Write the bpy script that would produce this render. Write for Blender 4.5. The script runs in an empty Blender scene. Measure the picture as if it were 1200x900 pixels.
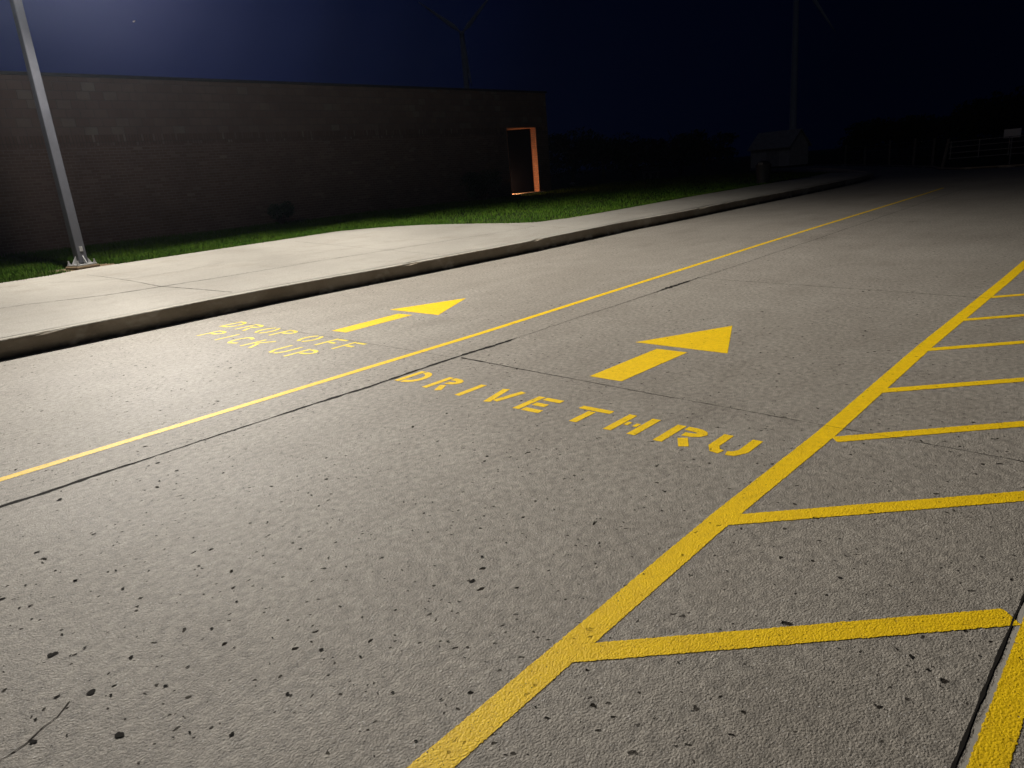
import bpy, bmesh, math, random
import numpy as np
from mathutils import Vector, Matrix

random.seed(7)
rng = np.random.default_rng(11)
scene = bpy.context.scene
COL = scene.collection

# ---------------------------------------------------------------- helpers
def tag(o, label=None, cat=None, group=None, kind=None):
    if label: o['label'] = label
    if cat: o['category'] = cat
    if group: o['group'] = group
    if kind: o['kind'] = kind
    return o

def empty(name, loc, rz=0.0):
    o = bpy.data.objects.new(name, None)
    o.location = loc
    o.rotation_euler = (0, 0, rz)
    o.empty_display_size = 0.2
    COL.objects.link(o)
    return o

def link(name, me, mat, parent=None):
    o = bpy.data.objects.new(name, me)
    if mat: me.materials.append(mat)
    COL.objects.link(o)
    if parent: o.parent = parent
    return o

def pymesh(name, verts, faces, mat, parent=None, attr=None, smooth=False):
    me = bpy.data.meshes.new(name)
    me.from_pydata([tuple(v) for v in verts], [], [tuple(f) for f in faces])
    me.update()
    if attr is not None:
        a = me.attributes.new('edge', 'FLOAT', 'POINT')
        a.data.foreach_set('value', np.array(attr, dtype=np.float32))
    if smooth:
        me.polygons.foreach_set('use_smooth', [True] * len(me.polygons))
    return link(name, me, mat, parent)

class MB:
    """collects shapes for one mesh"""
    def __init__(s): s.bm = bmesh.new()
    def box(s, c, d, rot=None, bevel=0.0, taper=1.0):
        r = bmesh.ops.create_cube(s.bm, size=1.0)
        vs = r['verts']
        for v in vs:
            v.co = Vector((v.co.x * d[0], v.co.y * d[1], v.co.z * d[2]))
            if taper != 1.0 and v.co.z > 0:
                v.co.x *= taper; v.co.y *= taper
        if bevel > 0:
            es = list({e for v in vs for e in v.link_edges})
            rb = bmesh.ops.bevel(s.bm, geom=es, offset=bevel, segments=2, affect='EDGES', profile=0.5)
            vs = list({v for f in rb['faces'] for v in f.verts} | {v for v in vs if v.is_valid})
        m = Matrix.Translation(Vector(c)) @ (rot.to_4x4() if rot is not None else Matrix.Identity(4))
        for v in vs: v.co = m @ v.co
        return s
    def tube(s, a, b, r0, r1=None, n=12):
        a = Vector(a); b = Vector(b); r1 = r0 if r1 is None else r1
        d = (b - a); L = d.length
        q = d.to_track_quat('Z', 'Y').to_matrix().to_4x4()
        bmesh.ops.create_cone(s.bm, cap_ends=True, segments=n, radius1=r0, radius2=r1, depth=L,
                              matrix=Matrix.Translation((a + b) / 2) @ q)
        return s
    def build(s, name, mat, parent=None, smooth=False):
        me = bpy.data.meshes.new(name)
        bmesh.ops.recalc_face_normals(s.bm, faces=s.bm.faces)
        s.bm.to_mesh(me); s.bm.free()
        if smooth:
            me.polygons.foreach_set('use_smooth', [True] * len(me.polygons))
            me.set_sharp_from_angle(angle=math.radians(40))
        return link(name, me, mat, parent)

# ---------------------------------------------------------------- node helpers
class NT:
    def __init__(s, name):
        s.m = bpy.data.materials.new(name); s.m.use_nodes = True
        s.t = s.m.node_tree; s.n = s.t.nodes; s.l = s.t.links
        s.n.clear()
        s.out = s.n.new('ShaderNodeOutputMaterial')
        s.geo = s.n.new('ShaderNodeTexCoord').outputs['Object']
    def a(s, typ, **kw):
        nd = s.n.new(typ)
        for k, v in kw.items():
            setattr(nd, k, v)
        return nd
    def c(s, o, i): s.l.new(o, i)
    def setin(s, sock, v):
        if isinstance(v, bpy.types.NodeSocket): s.c(v, sock)
        else: sock.default_value = v
    def math(s, op, a, b=0.0, clamp=False):
        nd = s.a('ShaderNodeMath', operation=op, use_clamp=clamp)
        s.setin(nd.inputs[0], a); s.setin(nd.inputs[1], b)
        return nd.outputs[0]
    def mapping(s, scale=(1, 1, 1), rot=(0, 0, 0), loc=(0, 0, 0), vec=None):
        nd = s.a('ShaderNodeMapping')
        nd.inputs['Scale'].default_value = scale
        nd.inputs['Rotation'].default_value = rot
        nd.inputs['Location'].default_value = loc
        s.c(vec if vec is not None else s.geo, nd.inputs['Vector'])
        return nd.outputs[0]
    def noise(s, scale, detail=2.0, rough=0.5, vec=None, dist=0.0, out='Fac'):
        nd = s.a('ShaderNodeTexNoise')
        nd.inputs['Scale'].default_value = scale
        nd.inputs['Detail'].default_value = detail
        nd.inputs['Roughness'].default_value = rough
        nd.inputs['Distortion'].default_value = dist
        s.c(vec if vec is not None else s.geo, nd.inputs['Vector'])
        return nd.outputs[out]
    def voro(s, scale, vec=None, feature='F1', rand=1.0):
        nd = s.a('ShaderNodeTexVoronoi', feature=feature)
        nd.inputs['Scale'].default_value = scale
        nd.inputs['Randomness'].default_value = rand
        s.c(vec if vec is not None else s.geo, nd.inputs['Vector'])
        return nd
    def remap(s, v, a0, a1, b0=0.0, b1=1.0):
        nd = s.a('ShaderNodeMapRange', clamp=True)
        s.c(v, nd.inputs[0])
        for i, x in enumerate((a0, a1, b0, b1)): nd.inputs[i + 1].default_value = x
        return nd.outputs[0]
    def mix(s, f, a, b, blend='MIX'):
        nd = s.a('ShaderNodeMix', data_type='RGBA', blend_type=blend)
        s.setin(nd.inputs[0], f)
        for i, x in ((6, a), (7, b)):
            if isinstance(x, bpy.types.NodeSocket): s.c(x, nd.inputs[i])
            else: nd.inputs[i].default_value = (*x, 1.0) if len(x) == 3 else x
        return nd.outputs[2]
    def bsdf(s, color, rough=0.8, spec=0.5, metal=0.0, normal=None):
        p = s.a('ShaderNodeBsdfPrincipled')
        s.setin(p.inputs['Base Color'], color if isinstance(color, bpy.types.NodeSocket) else (*color, 1.0))
        s.setin(p.inputs['Roughness'], rough)
        s.setin(p.inputs['Specular IOR Level'], spec)
        p.inputs['Metallic'].default_value = metal
        if normal is not None: s.c(normal, p.inputs['Normal'])
        return p
    def bump(s, h, dist, strength=1.0, normal=None):
        nd = s.a('ShaderNodeBump')
        nd.inputs['Strength'].default_value = strength
        nd.inputs['Distance'].default_value = dist
        s.c(h, nd.inputs['Height'])
        if normal is not None: s.c(normal, nd.inputs['Normal'])
        return nd.outputs[0]
    def done(s, shader): s.c(shader, s.out.inputs['Surface']); return s.m

def simple(name, color, rough=0.7, metal=0.0, nscale=6.0, namt=0.25, spec=0.4, bump=0.002, bscale=40):
    t = NT(name)
    n = t.remap(t.noise(nscale, 4, 0.6), 0.3, 0.7, 1 - namt, 1 + namt)
    col = t.mix(1.0, color, t.mix(0.0, (1, 1, 1), (1, 1, 1)), 'MULTIPLY')
    v = t.a('ShaderNodeVectorMath', operation='SCALE')
    v.inputs[0].default_value = color
    t.c(n, v.inputs['Scale'])
    nb = t.bump(t.noise(bscale, 3, 0.6), bump)
    return t.done(t.bsdf(v.outputs[0], rough, spec, metal, nb).outputs[0])

# relief of worn, rain-pitted concrete, shared by the road and the paint on it
def road_relief(t):
    # fine exposed sand texture, drawn out a little across the road
    m1 = t.mapping((1.0, 0.72, 1.0), rot=(0, 0, math.radians(28)))
    fine = t.noise(190, 3, 0.7, vec=m1, dist=0.2)
    mid = t.noise(30, 3, 0.5, vec=m1)
    w0 = t.noise(60, 2, 0.5, out='Color')
    ad0 = t.a('ShaderNodeVectorMath', operation='MULTIPLY_ADD')
    t.c(w0, ad0.inputs[0]); ad0.inputs[1].default_value = (0.012, 0.012, 0.0); t.c(t.geo, ad0.inputs[2])
    add0 = ad0.outputs[0]
    wob = t.noise(7, 3, 0.6, out='Color')
    add = t.a('ShaderNodeVectorMath', operation='MULTIPLY_ADD')
    t.c(wob, add.inputs[0]); add.inputs[1].default_value = (0.11, 0.11, 0.0); t.c(t.geo, add.inputs[2])
    # pop-outs : sparse pits of different size
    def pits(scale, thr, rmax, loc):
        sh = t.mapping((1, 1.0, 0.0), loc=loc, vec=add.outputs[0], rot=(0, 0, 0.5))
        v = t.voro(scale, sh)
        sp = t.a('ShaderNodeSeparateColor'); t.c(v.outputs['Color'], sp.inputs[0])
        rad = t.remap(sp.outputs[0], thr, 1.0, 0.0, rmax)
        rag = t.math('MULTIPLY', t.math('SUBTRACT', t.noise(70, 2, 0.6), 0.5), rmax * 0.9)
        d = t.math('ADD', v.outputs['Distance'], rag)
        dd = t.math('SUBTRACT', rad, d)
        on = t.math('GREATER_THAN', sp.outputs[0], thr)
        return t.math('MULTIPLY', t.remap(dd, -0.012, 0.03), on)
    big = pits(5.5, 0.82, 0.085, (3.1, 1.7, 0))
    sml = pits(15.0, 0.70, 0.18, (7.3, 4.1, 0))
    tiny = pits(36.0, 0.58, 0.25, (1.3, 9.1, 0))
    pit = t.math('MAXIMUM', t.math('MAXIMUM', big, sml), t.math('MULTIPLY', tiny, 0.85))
    gv = t.voro(135, vec=t.mapping((1.0, 0.8, 1.0), rot=(0, 0, math.radians(28)), vec=add0))
    grit = t.math('SUBTRACT', 1.0, gv.outputs['Distance'])
    h = t.math('ADD', t.math('MULTIPLY', fine, 0.55), t.math('MULTIPLY', grit, 0.42))
    h = t.math('ADD', h, t.math('MULTIPLY', mid, 0.22))
    h = t.math('SUBTRACT', h, t.math('MULTIPLY', pit, 1.7))
    grain = t.math('ADD', t.math('MULTIPLY', fine, 0.6), t.math('MULTIPLY', mid, 0.4))
    return h, pit, grain

def mat_road():
    t = NT('worn_road_concrete')
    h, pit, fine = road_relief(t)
    large = t.noise(0.35, 4, 0.6)
    med = t.noise(2.2, 5, 0.65)
    streak = t.noise(1.0, 4, 0.6, vec=t.mapping((2.6, 0.16, 1)))
    base = t.mix(t.remap(large, 0.3, 0.7), (0.258, 0.232, 0.196), (0.326, 0.300, 0.258))
    base = t.mix(t.remap(med, 0.35, 0.7, 0, 0.45), base, (0.205, 0.182, 0.152))
    base = t.mix(t.remap(streak, 0.45, 0.75, 0, 0.35), base, (0.355, 0.328, 0.285))
    # stains
    st = t.noise(0.8, 5, 0.7, vec=t.mapping((1, 0.5, 1), loc=(4, 2, 0)))
    base = t.mix(t.remap(st, 0.56, 0.74, 0, 0.5), base, (0.150, 0.130, 0.105))
    # sand grains, with shade in the valleys put into the colour
    gr = t.remap(fine, 0.36, 0.64, 0.52, 1.38)
    sc = t.a('ShaderNodeVectorMath', operation='SCALE'); t.c(base, sc.inputs[0]); t.c(gr, sc.inputs['Scale'])
    # pale and dark aggregate
    v = t.voro(110, vec=t.mapping((1, 1, 1), rot=(0, 0, 0.4)))
    sp = t.a('ShaderNodeSeparateColor'); t.c(v.outputs['Color'], sp.inputs[0])
    near = t.math('LESS_THAN', v.outputs['Distance'], 0.36)
    pale = t.math('MULTIPLY', near, t.remap(sp.outputs[0], 0.93, 0.97))
    dark = t.math('MULTIPLY', near, t.remap(sp.outputs[1], 0.90, 0.93))
    col = t.mix(t.math('MULTIPLY', pale, 0.6), sc.outputs[0], (0.52, 0.50, 0.47))
    col = t.mix(t.math('MULTIPLY', dark, 0.6), col, (0.09, 0.082, 0.072))
    col = t.mix(t.math('MULTIPLY', pit, 0.93), col, (0.016, 0.014, 0.012))  # pit dirt, darkened further to stand in for shadow inside the pits
    nb = t.bump(h, 0.0050, 1.0)
    return t.done(t.bsdf(col, t.math('ADD', t.remap(large, 0.35, 0.65, 0.66, 0.74), t.math('MULTIPLY', pit, 0.28)), t.math('SUBTRACT', 0.42, t.math('MULTIPLY', pit, 0.42)), 0, nb).outputs[0])

def mat_paint(name='yellow_road_paint', col=(0.95, 0.63, 0.0), wear=0.0):
    t = NT(name)
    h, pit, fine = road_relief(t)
    at = t.a('ShaderNodeAttribute', attribute_name='edge').outputs['Fac']
    n1 = t.noise(60, 4, 0.7); n2 = t.noise(9, 3, 0.6)
    m = t.math('ADD', at, t.math('MULTIPLY', t.math('SUBTRACT', n1, 0.52), 1.3))
    m = t.math('ADD', m, t.math('MULTIPLY', t.math('SUBTRACT', n2, 0.5), 0.35))
    edge = t.remap(m, 0.30, 0.46)
    hole = t.math('MULTIPLY', t.remap(t.math('ADD', t.noise(120, 3, 0.7), t.math('MULTIPLY', n2, 0.35)), 0.83 - wear, 0.88 - wear), 1.0)
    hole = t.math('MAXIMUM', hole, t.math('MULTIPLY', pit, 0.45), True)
    alpha = t.math('MULTIPLY', edge, t.math('SUBTRACT', 1.0, hole))
    dirty = t.remap(t.noise(5, 5, 0.65), 0.35, 0.75, 0.0, 0.3)
    c = t.mix(dirty, col, (col[0] * 0.72, col[1] * 0.68, col[2] + 0.01))
    c = t.mix(t.remap(fine, 0.36, 0.56, 0.40, 0.0), c, (col[0] * 0.52, col[1] * 0.45, 0.004))
    nb = t.bump(h, 0.0036, 1.0)
    p = t.bsdf(c, 0.62, 0.32, 0, nb)
    tr = t.a('ShaderNodeBsdfTransparent')
    mx = t.a('ShaderNodeMixShader'); t.c(alpha, mx.inputs[0]); t.c(tr.outputs[0], mx.inputs[1]); t.c(p.outputs[0], mx.inputs[2])
    return t.done(mx.outputs[0])

def mat_crack(name, col=(0.018, 0.016, 0.014), thr=0.35):
    t = NT(name)
    at = t.a('ShaderNodeAttribute', attribute_name='edge').outputs['Fac']
    m = t.math('ADD', at, t.math('MULTIPLY', t.math('SUBTRACT', t.noise(45, 4, 0.7), 0.5), 1.2))
    m = t.math('ADD', m, t.math('MULTIPLY', t.math('SUBTRACT', t.noise(3.0, 3, 0.6), 0.5), 1.0 if thr > .4 else .3))
    alpha = t.remap(m, thr, thr + 0.2)
    p = t.bsdf(col, 0.95, 0.1)
    tr = t.a('ShaderNodeBsdfTransparent')
    mx = t.a('ShaderNodeMixShader'); t.c(alpha, mx.inputs[0]); t.c(tr.outputs[0], mx.inputs[1]); t.c(p.outputs[0], mx.inputs[2])
    return t.done(mx.outputs[0])

def mat_pavement():
    t = NT('pale_pavement_concrete')
    large = t.noise(0.5, 4, 0.6); med = t.noise(4, 5, 0.65)
    base = t.mix(t.remap(large, 0.3, 0.7), (0.285, 0.266, 0.232), (0.365, 0.343, 0.300))
    base = t.mix(t.remap(med, 0.4, 0.75, 0, 0.5), base, (0.25, 0.235, 0.205))
    st = t.noise(1.7, 6, 0.72, vec=t.mapping((1, 0.6, 1), loc=(9, 1, 0)))
    base = t.mix(t.remap(st, 0.50, 0.74, 0, 0.65), base, (0.235, 0.21, 0.175))
    f = t.noise(60, 3, 0.6)
    sc = t.a('ShaderNodeVectorMath', operation='SCALE'); t.c(base, sc.inputs[0]); t.c(t.remap(f, 0.3, 0.7, 0.80, 1.16), sc.inputs['Scale'])
    nb = t.bump(t.math('ADD', f, t.math('MULTIPLY', med, 2.0)), 0.004)
    return t.done(t.bsdf(sc.outputs[0], 0.8, 0.35, 0, nb).outputs[0])

def mat_kerb():
    t = NT('kerb_concrete')
    base = t.mix(t.remap(t.noise(1.3, 5, 0.65), 0.35, 0.68), (0.27, 0.225, 0.165), (0.40, 0.35, 0.28))
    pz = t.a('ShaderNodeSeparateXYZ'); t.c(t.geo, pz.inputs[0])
    # pale top, browner face, darkest along the foot
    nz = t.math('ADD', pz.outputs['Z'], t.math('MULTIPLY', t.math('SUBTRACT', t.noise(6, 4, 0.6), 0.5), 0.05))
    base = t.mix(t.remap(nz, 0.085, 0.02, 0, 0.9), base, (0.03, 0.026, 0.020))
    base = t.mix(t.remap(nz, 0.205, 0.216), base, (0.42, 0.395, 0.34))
    pt = t.remap(t.noise(0.8, 4, 0.7, vec=t.mapping((1, 1, 2.0), loc=(2, 5, 1))), 0.55, 0.62, 0, 0.5)
    base = t.mix(pt, base, (0.56, 0.52, 0.45))
    nb = t.bump(t.noise(28, 5, 0.7), 0.012)
    return t.done(t.bsdf(base, 0.85, 0.3, 0, nb).outputs[0])

def mat_brick(name, bw, bh, mortar, c1, c2, cm, pale, thr, offs=0.5, dist=0.006, rx=False):
    t = NT(name)
    sp = t.a('ShaderNodeSeparateXYZ'); t.c(t.geo, sp.inputs[0])
    cb = t.a('ShaderNodeCombineXYZ')
    t.c(t.math('SUBTRACT', sp.outputs['Y'], sp.outputs['X']), cb.inputs[0]); t.c(sp.outputs['Z'], cb.inputs[1])
    def brick(ca, cb_, mo):
        b = t.a('ShaderNodeTexBrick')
        b.offset = offs; b.offset_frequency = 2; b.squash = 1.0
        t.c(cb.outputs[0], b.inputs['Vector'])
        b.inputs['Color1'].default_value = (*ca, 1); b.inputs['Color2'].default_value = (*cb_, 1); b.inputs['Mortar'].default_value = (*mo, 1)
        b.inputs['Scale'].default_value = 1.0; b.inputs['Mortar Size'].default_value = mortar
        b.inputs['Mortar Smooth'].default_value = 0.2; b.inputs['Bias'].default_value = 0.0
        b.inputs['Brick Width'].default_value = bw; b.inputs['Row Height'].default_value = bh
        return b
    b1 = brick(c1, c2, cm)
    b2 = brick((0, 0, 0), (1, 1, 1), (0, 0, 0))
    sel = t.remap(b2.outputs['Color'], thr, thr + 0.12, 0, 0.75)
    patch = t.remap(t.noise(0.8, 4, 0.6), 0.42, 0.62)
    col = t.mix(t.math('MULTIPLY', sel, t.math('ADD', 0.35, t.math('MULTIPLY', patch, 0.65))), b1.outputs['Color'], pale)
    col = t.mix(t.remap(t.noise(1.1, 5, 0.65), 0.4, 0.75, 0, 0.4), col, tuple(x * 0.55 for x in c1))
    hh = t.math('ADD', t.math('MULTIPLY', b1.outputs['Fac'], -1.0), t.math('MULTIPLY', t.noise(35, 4, 0.6), 0.7))
    hh = t.math('ADD', hh, t.math('MULTIPLY', b2.outputs['Color'], 0.6))
    return t.done(t.bsdf(col, 0.85, 0.3, 0, t.bump(hh, dist)).outputs[0])

def mat_grass(name, ca, cb_, rough=0.6):
    t = NT(name)
    c = t.mix(t.remap(t.noise(0.9, 4, 0.65), 0.35, 0.7), ca, cb_)
    c = t.mix(t.remap(t.noise(14, 3, 0.6), 0.5, 0.75, 0, 0.5), c, (0.10, 0.095, 0.030))
    p = t.bsdf(c, rough, 0.08)
    return t.done(p.outputs[0])

M = {
    'road': mat_road(), 'paint': mat_paint(), 'paint_sheen': mat_paint('sheen_yellow_paint', (0.88, 0.70, 0.05), 0.0),  # second yellow is paler: lamp sheen put into the paint colour
    'crack': mat_crack('crack_dirt_pit_shade'), 'hair': mat_crack('hairline_crack', (0.05, 0.044, 0.036), 0.55),
    'spall': mat_crack('spalled_concrete', (0.37, 0.35, 0.31), 0.60),
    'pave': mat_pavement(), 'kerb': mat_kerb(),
    'brick': mat_brick('dark_brown_brick', 0.205, 0.073, 0.009, (0.128, 0.084, 0.072), (0.165, 0.112, 0.098), (0.20, 0.155, 0.135), (0.26, 0.205, 0.185), 0.90),
    'soldier': mat_brick('soldier_brick', 0.073, 0.26, 0.009, (0.128, 0.084, 0.072), (0.165, 0.112, 0.098), (0.10, 0.082, 0.072), (0.26, 0.215, 0.195), 0.82, offs=0.0),
    'block': mat_brick('ribbed_block', 0.31, 0.205, 0.008, (0.145, 0.102, 0.090), (0.172, 0.126, 0.112), (0.12, 0.104, 0.097), (0.20, 0.175, 0.162), 0.84),
    'jamb': mat_brick('orange_jamb_brick', 0.205, 0.073, 0.010, (0.46, 0.23, 0.15), (0.55, 0.30, 0.20), (0.30, 0.24, 0.19), (0.5, 0.3, 0.2), 0.9),
    'coping': simple('dark_coping_metal', (0.03, 0.03, 0.032), 0.5, 0.0),
    'lawn': mat_grass('lawn_soil_and_turf', (0.020, 0.040, 0.010), (0.030, 0.055, 0.014), 0.9),
    'blade': mat_grass('grass_blade', (0.022, 0.062, 0.003), (0.046, 0.088, 0.006), 0.8),
    'field': mat_grass('dark_field', (0.020, 0.028, 0.012), (0.030, 0.032, 0.018), 0.95),
    'pole': simple('galvanised_pole_paint', (0.066, 0.068, 0.080), 0.45, 0.0, 3, 0.15),
    'zinc': simple('zinc_plate', (0.30, 0.30, 0.30), 0.5, 0.2, 9, 0.3),
    'dirt': mat_grass('bare_soil', (0.12, 0.085, 0.055), (0.20, 0.15, 0.10), 0.95),
    'leaf': simple('dark_shrub_leaf', (0.022, 0.040, 0.020), 0.7, 0, 3, 0.4),
    'bark': simple('bark', (0.07, 0.055, 0.042), 0.9, 0, 8, 0.3),
    'tree': simple('night_tree_leaf', (0.018, 0.026, 0.015), 0.8, 0, 1.5, 0.4),
    'turbine': simple('turbine_white_paint', (0.72, 0.73, 0.75), 0.5, 0, 0.3, 0.05),
    'wood': simple('weathered_wood', (0.20, 0.18, 0.16), 0.85, 0, 4, 0.3),
    'siding': simple('shed_siding', (0.70, 0.62, 0.58), 0.8, 0, 2, 0.15),
    'roofing': simple('shed_roofing', (0.50, 0.45, 0.43), 0.85, 0, 3, 0.2),
    'bin': simple('dark_bin_plastic', (0.008, 0.008, 0.009), 0.7, 0, 4, 0.3),
    'white': simple('white_sign_face', (0.75, 0.75, 0.76), 0.5, 0, 4, 0.08),
    'stone': simple('pale_stone', (0.35, 0.34, 0.32), 0.9, 0, 4, 0.2),
}
M['door_dark'] = simple('near_black_door_paint', (0.0012, 0.0018, 0.004), 0.6, spec=0.05)
def mat_emit(name, col, s):
    t = NT(name)
    e = t.a('ShaderNodeEmission'); e.inputs['Color'].default_value = (*col, 1); e.inputs['Strength'].default_value = s
    return t.done(e.outputs[0])
M['lens'] = mat_emit('lit_lamp_lens', (0.95, 0.97, 1.0), 40.0)
M['warm_lens'] = mat_emit('lit_warm_lens', (1.0, 0.45, 0.18), 20.0)
M['speck'] = mat_emit('distant_lamp_glass', (0.8, 0.9, 1.0), 1.2)

# ---------------------------------------------------------------- terrain heights
KX = -9.45
def hz(x, y):
    """height of the raised side, left of the kerb"""
    if x > KX: return 0.22
    z = 0.22 + 0.057 * (KX - max(x, -14.5))
    if x < -14.5: z += 0.036 * (-14.5 - max(x, -20.0))
    if y > 30: z *= max(0.0, 1 - (y - 30) / 45.0)
    return z

# ribbons: strips on the ground with an 'edge' attribute that the materials fray
def ribbon(name, pts, width, z, mat, parent=None, soft=0.012, surf=None, step=0.25, jit=0.0, widths=None, multi=None):
    V, F, A = [], [], []
    strokes = multi if multi is not None else [(pts, width, widths)]
    for pts_, w_, ws_ in strokes:
        P = [Vector((p[0], p[1])) for p in pts_]
        W = list(ws_) if ws_ else [w_] * len(P)
        Q, QW = [], []
        for i in range(len(P) - 1):
            n = max(1, int((P[i + 1] - P[i]).length / step))
            for k in range(n):
                u = k / n; Q.append(P[i].lerp(P[i + 1], u)); QW.append(W[i] * (1 - u) + W[i + 1] * u)
        Q.append(P[-1]); QW.append(W[-1])
        if jit:
            ph = random.random() * 50
            for i, q in enumerate(Q):
                d = (Q[min(i + 1, len(Q) - 1)] - Q[max(i - 1, 0)]).normalized(); nn = Vector((-d.y, d.x))
                s = i * step
                q += nn * jit * (math.sin(s * 2.1 + ph) * 0.5 + math.sin(s * 5.3 + ph * 2) * 0.35 + (random.random() - 0.5) * 0.7)
                QW[i] *= 0.55 + 0.9 * random.random()
        # end rows carry edge 0 so both ends fray too
        def row(p, nn, w, e):
            so = min(soft, w * 0.35)
            b = len(V)
            for o_, ee in ((-w / 2, 0), (-w / 2 + so, e), (w / 2 - so, e), (w / 2, 0)):
                x = p.x + nn.x * o_; y = p.y + nn.y * o_
                V.append((x, y, (surf(x, y) if surf else 0.0) + z)); A.append(ee)
            return b
        rows = []
        N = len(Q)
        for i, q in enumerate(Q):
            if i == 0: d = (Q[1] - Q[0]).normalized(); m = 1
            elif i == N - 1: d = (Q[-1] - Q[-2]).normalized(); m = 1
            else:
                d0 = (Q[i] - Q[i - 1]).normalized(); d1 = (Q[i + 1] - Q[i]).normalized()
                d = (d0 + d1).normalized(); m = 1 / max(0.6, d.dot(d1))
            nn = Vector((-d.y, d.x)) * m
            so = min(soft, QW[i] * 0.35)
            if i == 0:
                rows.append(row(q, nn, QW[i], 0)); rows.append(row(q + d * so, nn, QW[i], 1))
            elif i == N - 1:
                rows.append(row(q - d * so, nn, QW[i], 1)); rows.append(row(q, nn, QW[i], 0))
            else: rows.append(row(q, nn, QW[i], 1))
        for a, b in zip(rows[:-1], rows[1:]):
            for k in range(3): F.append((a + k, a + k + 1, b + k + 1, b + k))
    # keep faces facing up
    F2 = []
    for f in F:
        a, b, c = (Vector(V[i]) for i in f[:3])
        F2.append(f if (b - a).cross(c - a).z >= 0 else f[::-1])
    return pymesh(name, V, F2, mat, parent, A)

def poly_patch(name, pts, z, mat, parent=None, soft=0.012):
    n = len(pts); P = [Vector(p) for p in pts]
    ar = sum(P[i].x * P[(i + 1) % n].y - P[(i + 1) % n].x * P[i].y for i in range(n))
    if ar < 0: P.reverse()
    I = []
    for i in range(n):
        d0 = (P[i] - P[i - 1]).normalized(); d1 = (P[(i + 1) % n] - P[i]).normalized()
        n0 = Vector((-d0.y, d0.x)); n1 = Vector((-d1.y, d1.x)); b = (n0 + n1).normalized()
        I.append(P[i] + b * soft / max(0.35, b.dot(n0)))
    V = [(p.x, p.y, z) for p in P] + [(p.x, p.y, z) for p in I]
    F = [(i, (i + 1) % n, n + (i + 1) % n, n + i) for i in range(n)] + [tuple(range(n, 2 * n))]
    return pymesh(name, V, F, mat, parent, [0] * n + [1] * n)

# ---------------------------------------------------------------- ground, road, pavement
g = pymesh('ground', [(-700, -700, -.06), (700, -700, -.06), (700, 700, -.06), (-700, 700, -.06)], [(0, 1, 2, 3)], M['field'])
tag(g, kind='structure')

kerb_path = [(-9.50, -16), (-9.50, -4), (-9.47, 0.5), (-9.46, 1.8), (-9.47, 3.2), (-9.53, 4.2), (-9.55, 5.2), (-9.50, 6.6), (-9.43, 8.2), (-9.42, 10.6), (-9.50, 12.4),
             (-9.60, 14.5), (-9.58, 17), (-9.64, 20.4), (-9.68, 24), (-9.74, 28.4), (-9.95, 32.6), (-10.55, 36.4), (-12.8, 40.5), (-18.5, 49.0), (-30, 66.5)]
far_kerb = [(26, 39.0), (4, 39.1), (-5.2, 39.2), (-7.6, 39.6), (-8.9, 41.4), (-9.9, 44.6), (-16.2, 55.6), (-25.6, 70.5)]

# the road : one sheet of concrete from behind the camera to the bend
rp = [(x, y, 0.0) for x, y in kerb_path] + [(-25.6, 70.5, 0)] + [(x, y, 0.0) for x, y in reversed(far_kerb[:-1])] + [(26, -16, 0)]
bm = bmesh.new()
f = bm.faces.new([bm.verts.new(p) for p in rp])
if f.normal.z < 0: f.normal_flip()
bmesh.ops.triangulate(bm, faces=[f])
bm.normal_update()
for f in bm.faces:
    if f.normal.z < 0: f.normal_flip()
me = bpy.data.meshes.new('road'); bm.to_mesh(me); bm.free()
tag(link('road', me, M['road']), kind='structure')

# kerbs
def kerb(name, path, h, width, side, mat, step=0.22, wob=0.012):
    P = [Vector(p) for p in path]; Q = []
    for i in range(len(P) - 1):
        n = max(1, int((P[i + 1] - P[i]).length / step))
        for k in range(n): Q.append(P[i].lerp(P[i + 1], k / n))
    Q.append(P[-1])
    V, F = [], []
    s = 0.0
    for i, q in enumerate(Q):
        d = (Q[min(i + 1, len(Q) - 1)] - Q[max(i - 1, 0)]).normalized()
        nn = Vector((-d.y, d.x)) * side     # points to the raised side
        if i: s += (Q[i] - Q[i - 1]).length
        w = wob * (0.6 * math.sin(s * 0.9) + 0.5 * math.sin(s * 2.3 + 1) + random.uniform(-.45, .45))
        chip = 0.0
        if random.random() < 0.13: chip = random.uniform(0.006, 0.030)
        hh = h + 0.006 * math.sin(s * 0.7)
        prof = [(w * 0.3, -0.05), (w * 0.5, 0.0), (w * .8 + 0.008, h * 0.4), (w + 0.016, hh - 0.03), (w + 0.022 + chip, hh - 0.010 - chip * .6),
                (w + 0.034 + chip * 1.5, hh - 0.001), (width, hh + 0.002), (width, -0.05)]
        if h > .15: prof[-2] = (width + .01, hz(q.x + nn.x * width, q.y) - 0.002)
        for o_, z in prof: V.append((q.x + nn.x * o_, q.y + nn.y * o_, z))
    m = 8
    for i in range(len(Q) - 1):
        for k in range(m - 1):
            F.append((i * m + k, (i + 1) * m + k, (i + 1) * m + k + 1, i * m + k + 1) if side > 0 else (i * m + k, i * m + k + 1, (i + 1) * m + k + 1, (i + 1) * m + k))
    o = pymesh(name, V, F, mat)
    bm = bmesh.new(); bm.from_mesh(o.data); bmesh.ops.recalc_face_normals(bm, faces=bm.faces); bm.to_mesh(o.data); bm.free()
    return tag(o, kind='structure')
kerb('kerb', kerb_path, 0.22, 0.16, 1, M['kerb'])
kerb('kerb', far_kerb, 0.10, 0.16, -1 if False else 1, M['kerb'], step=0.6)

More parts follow.
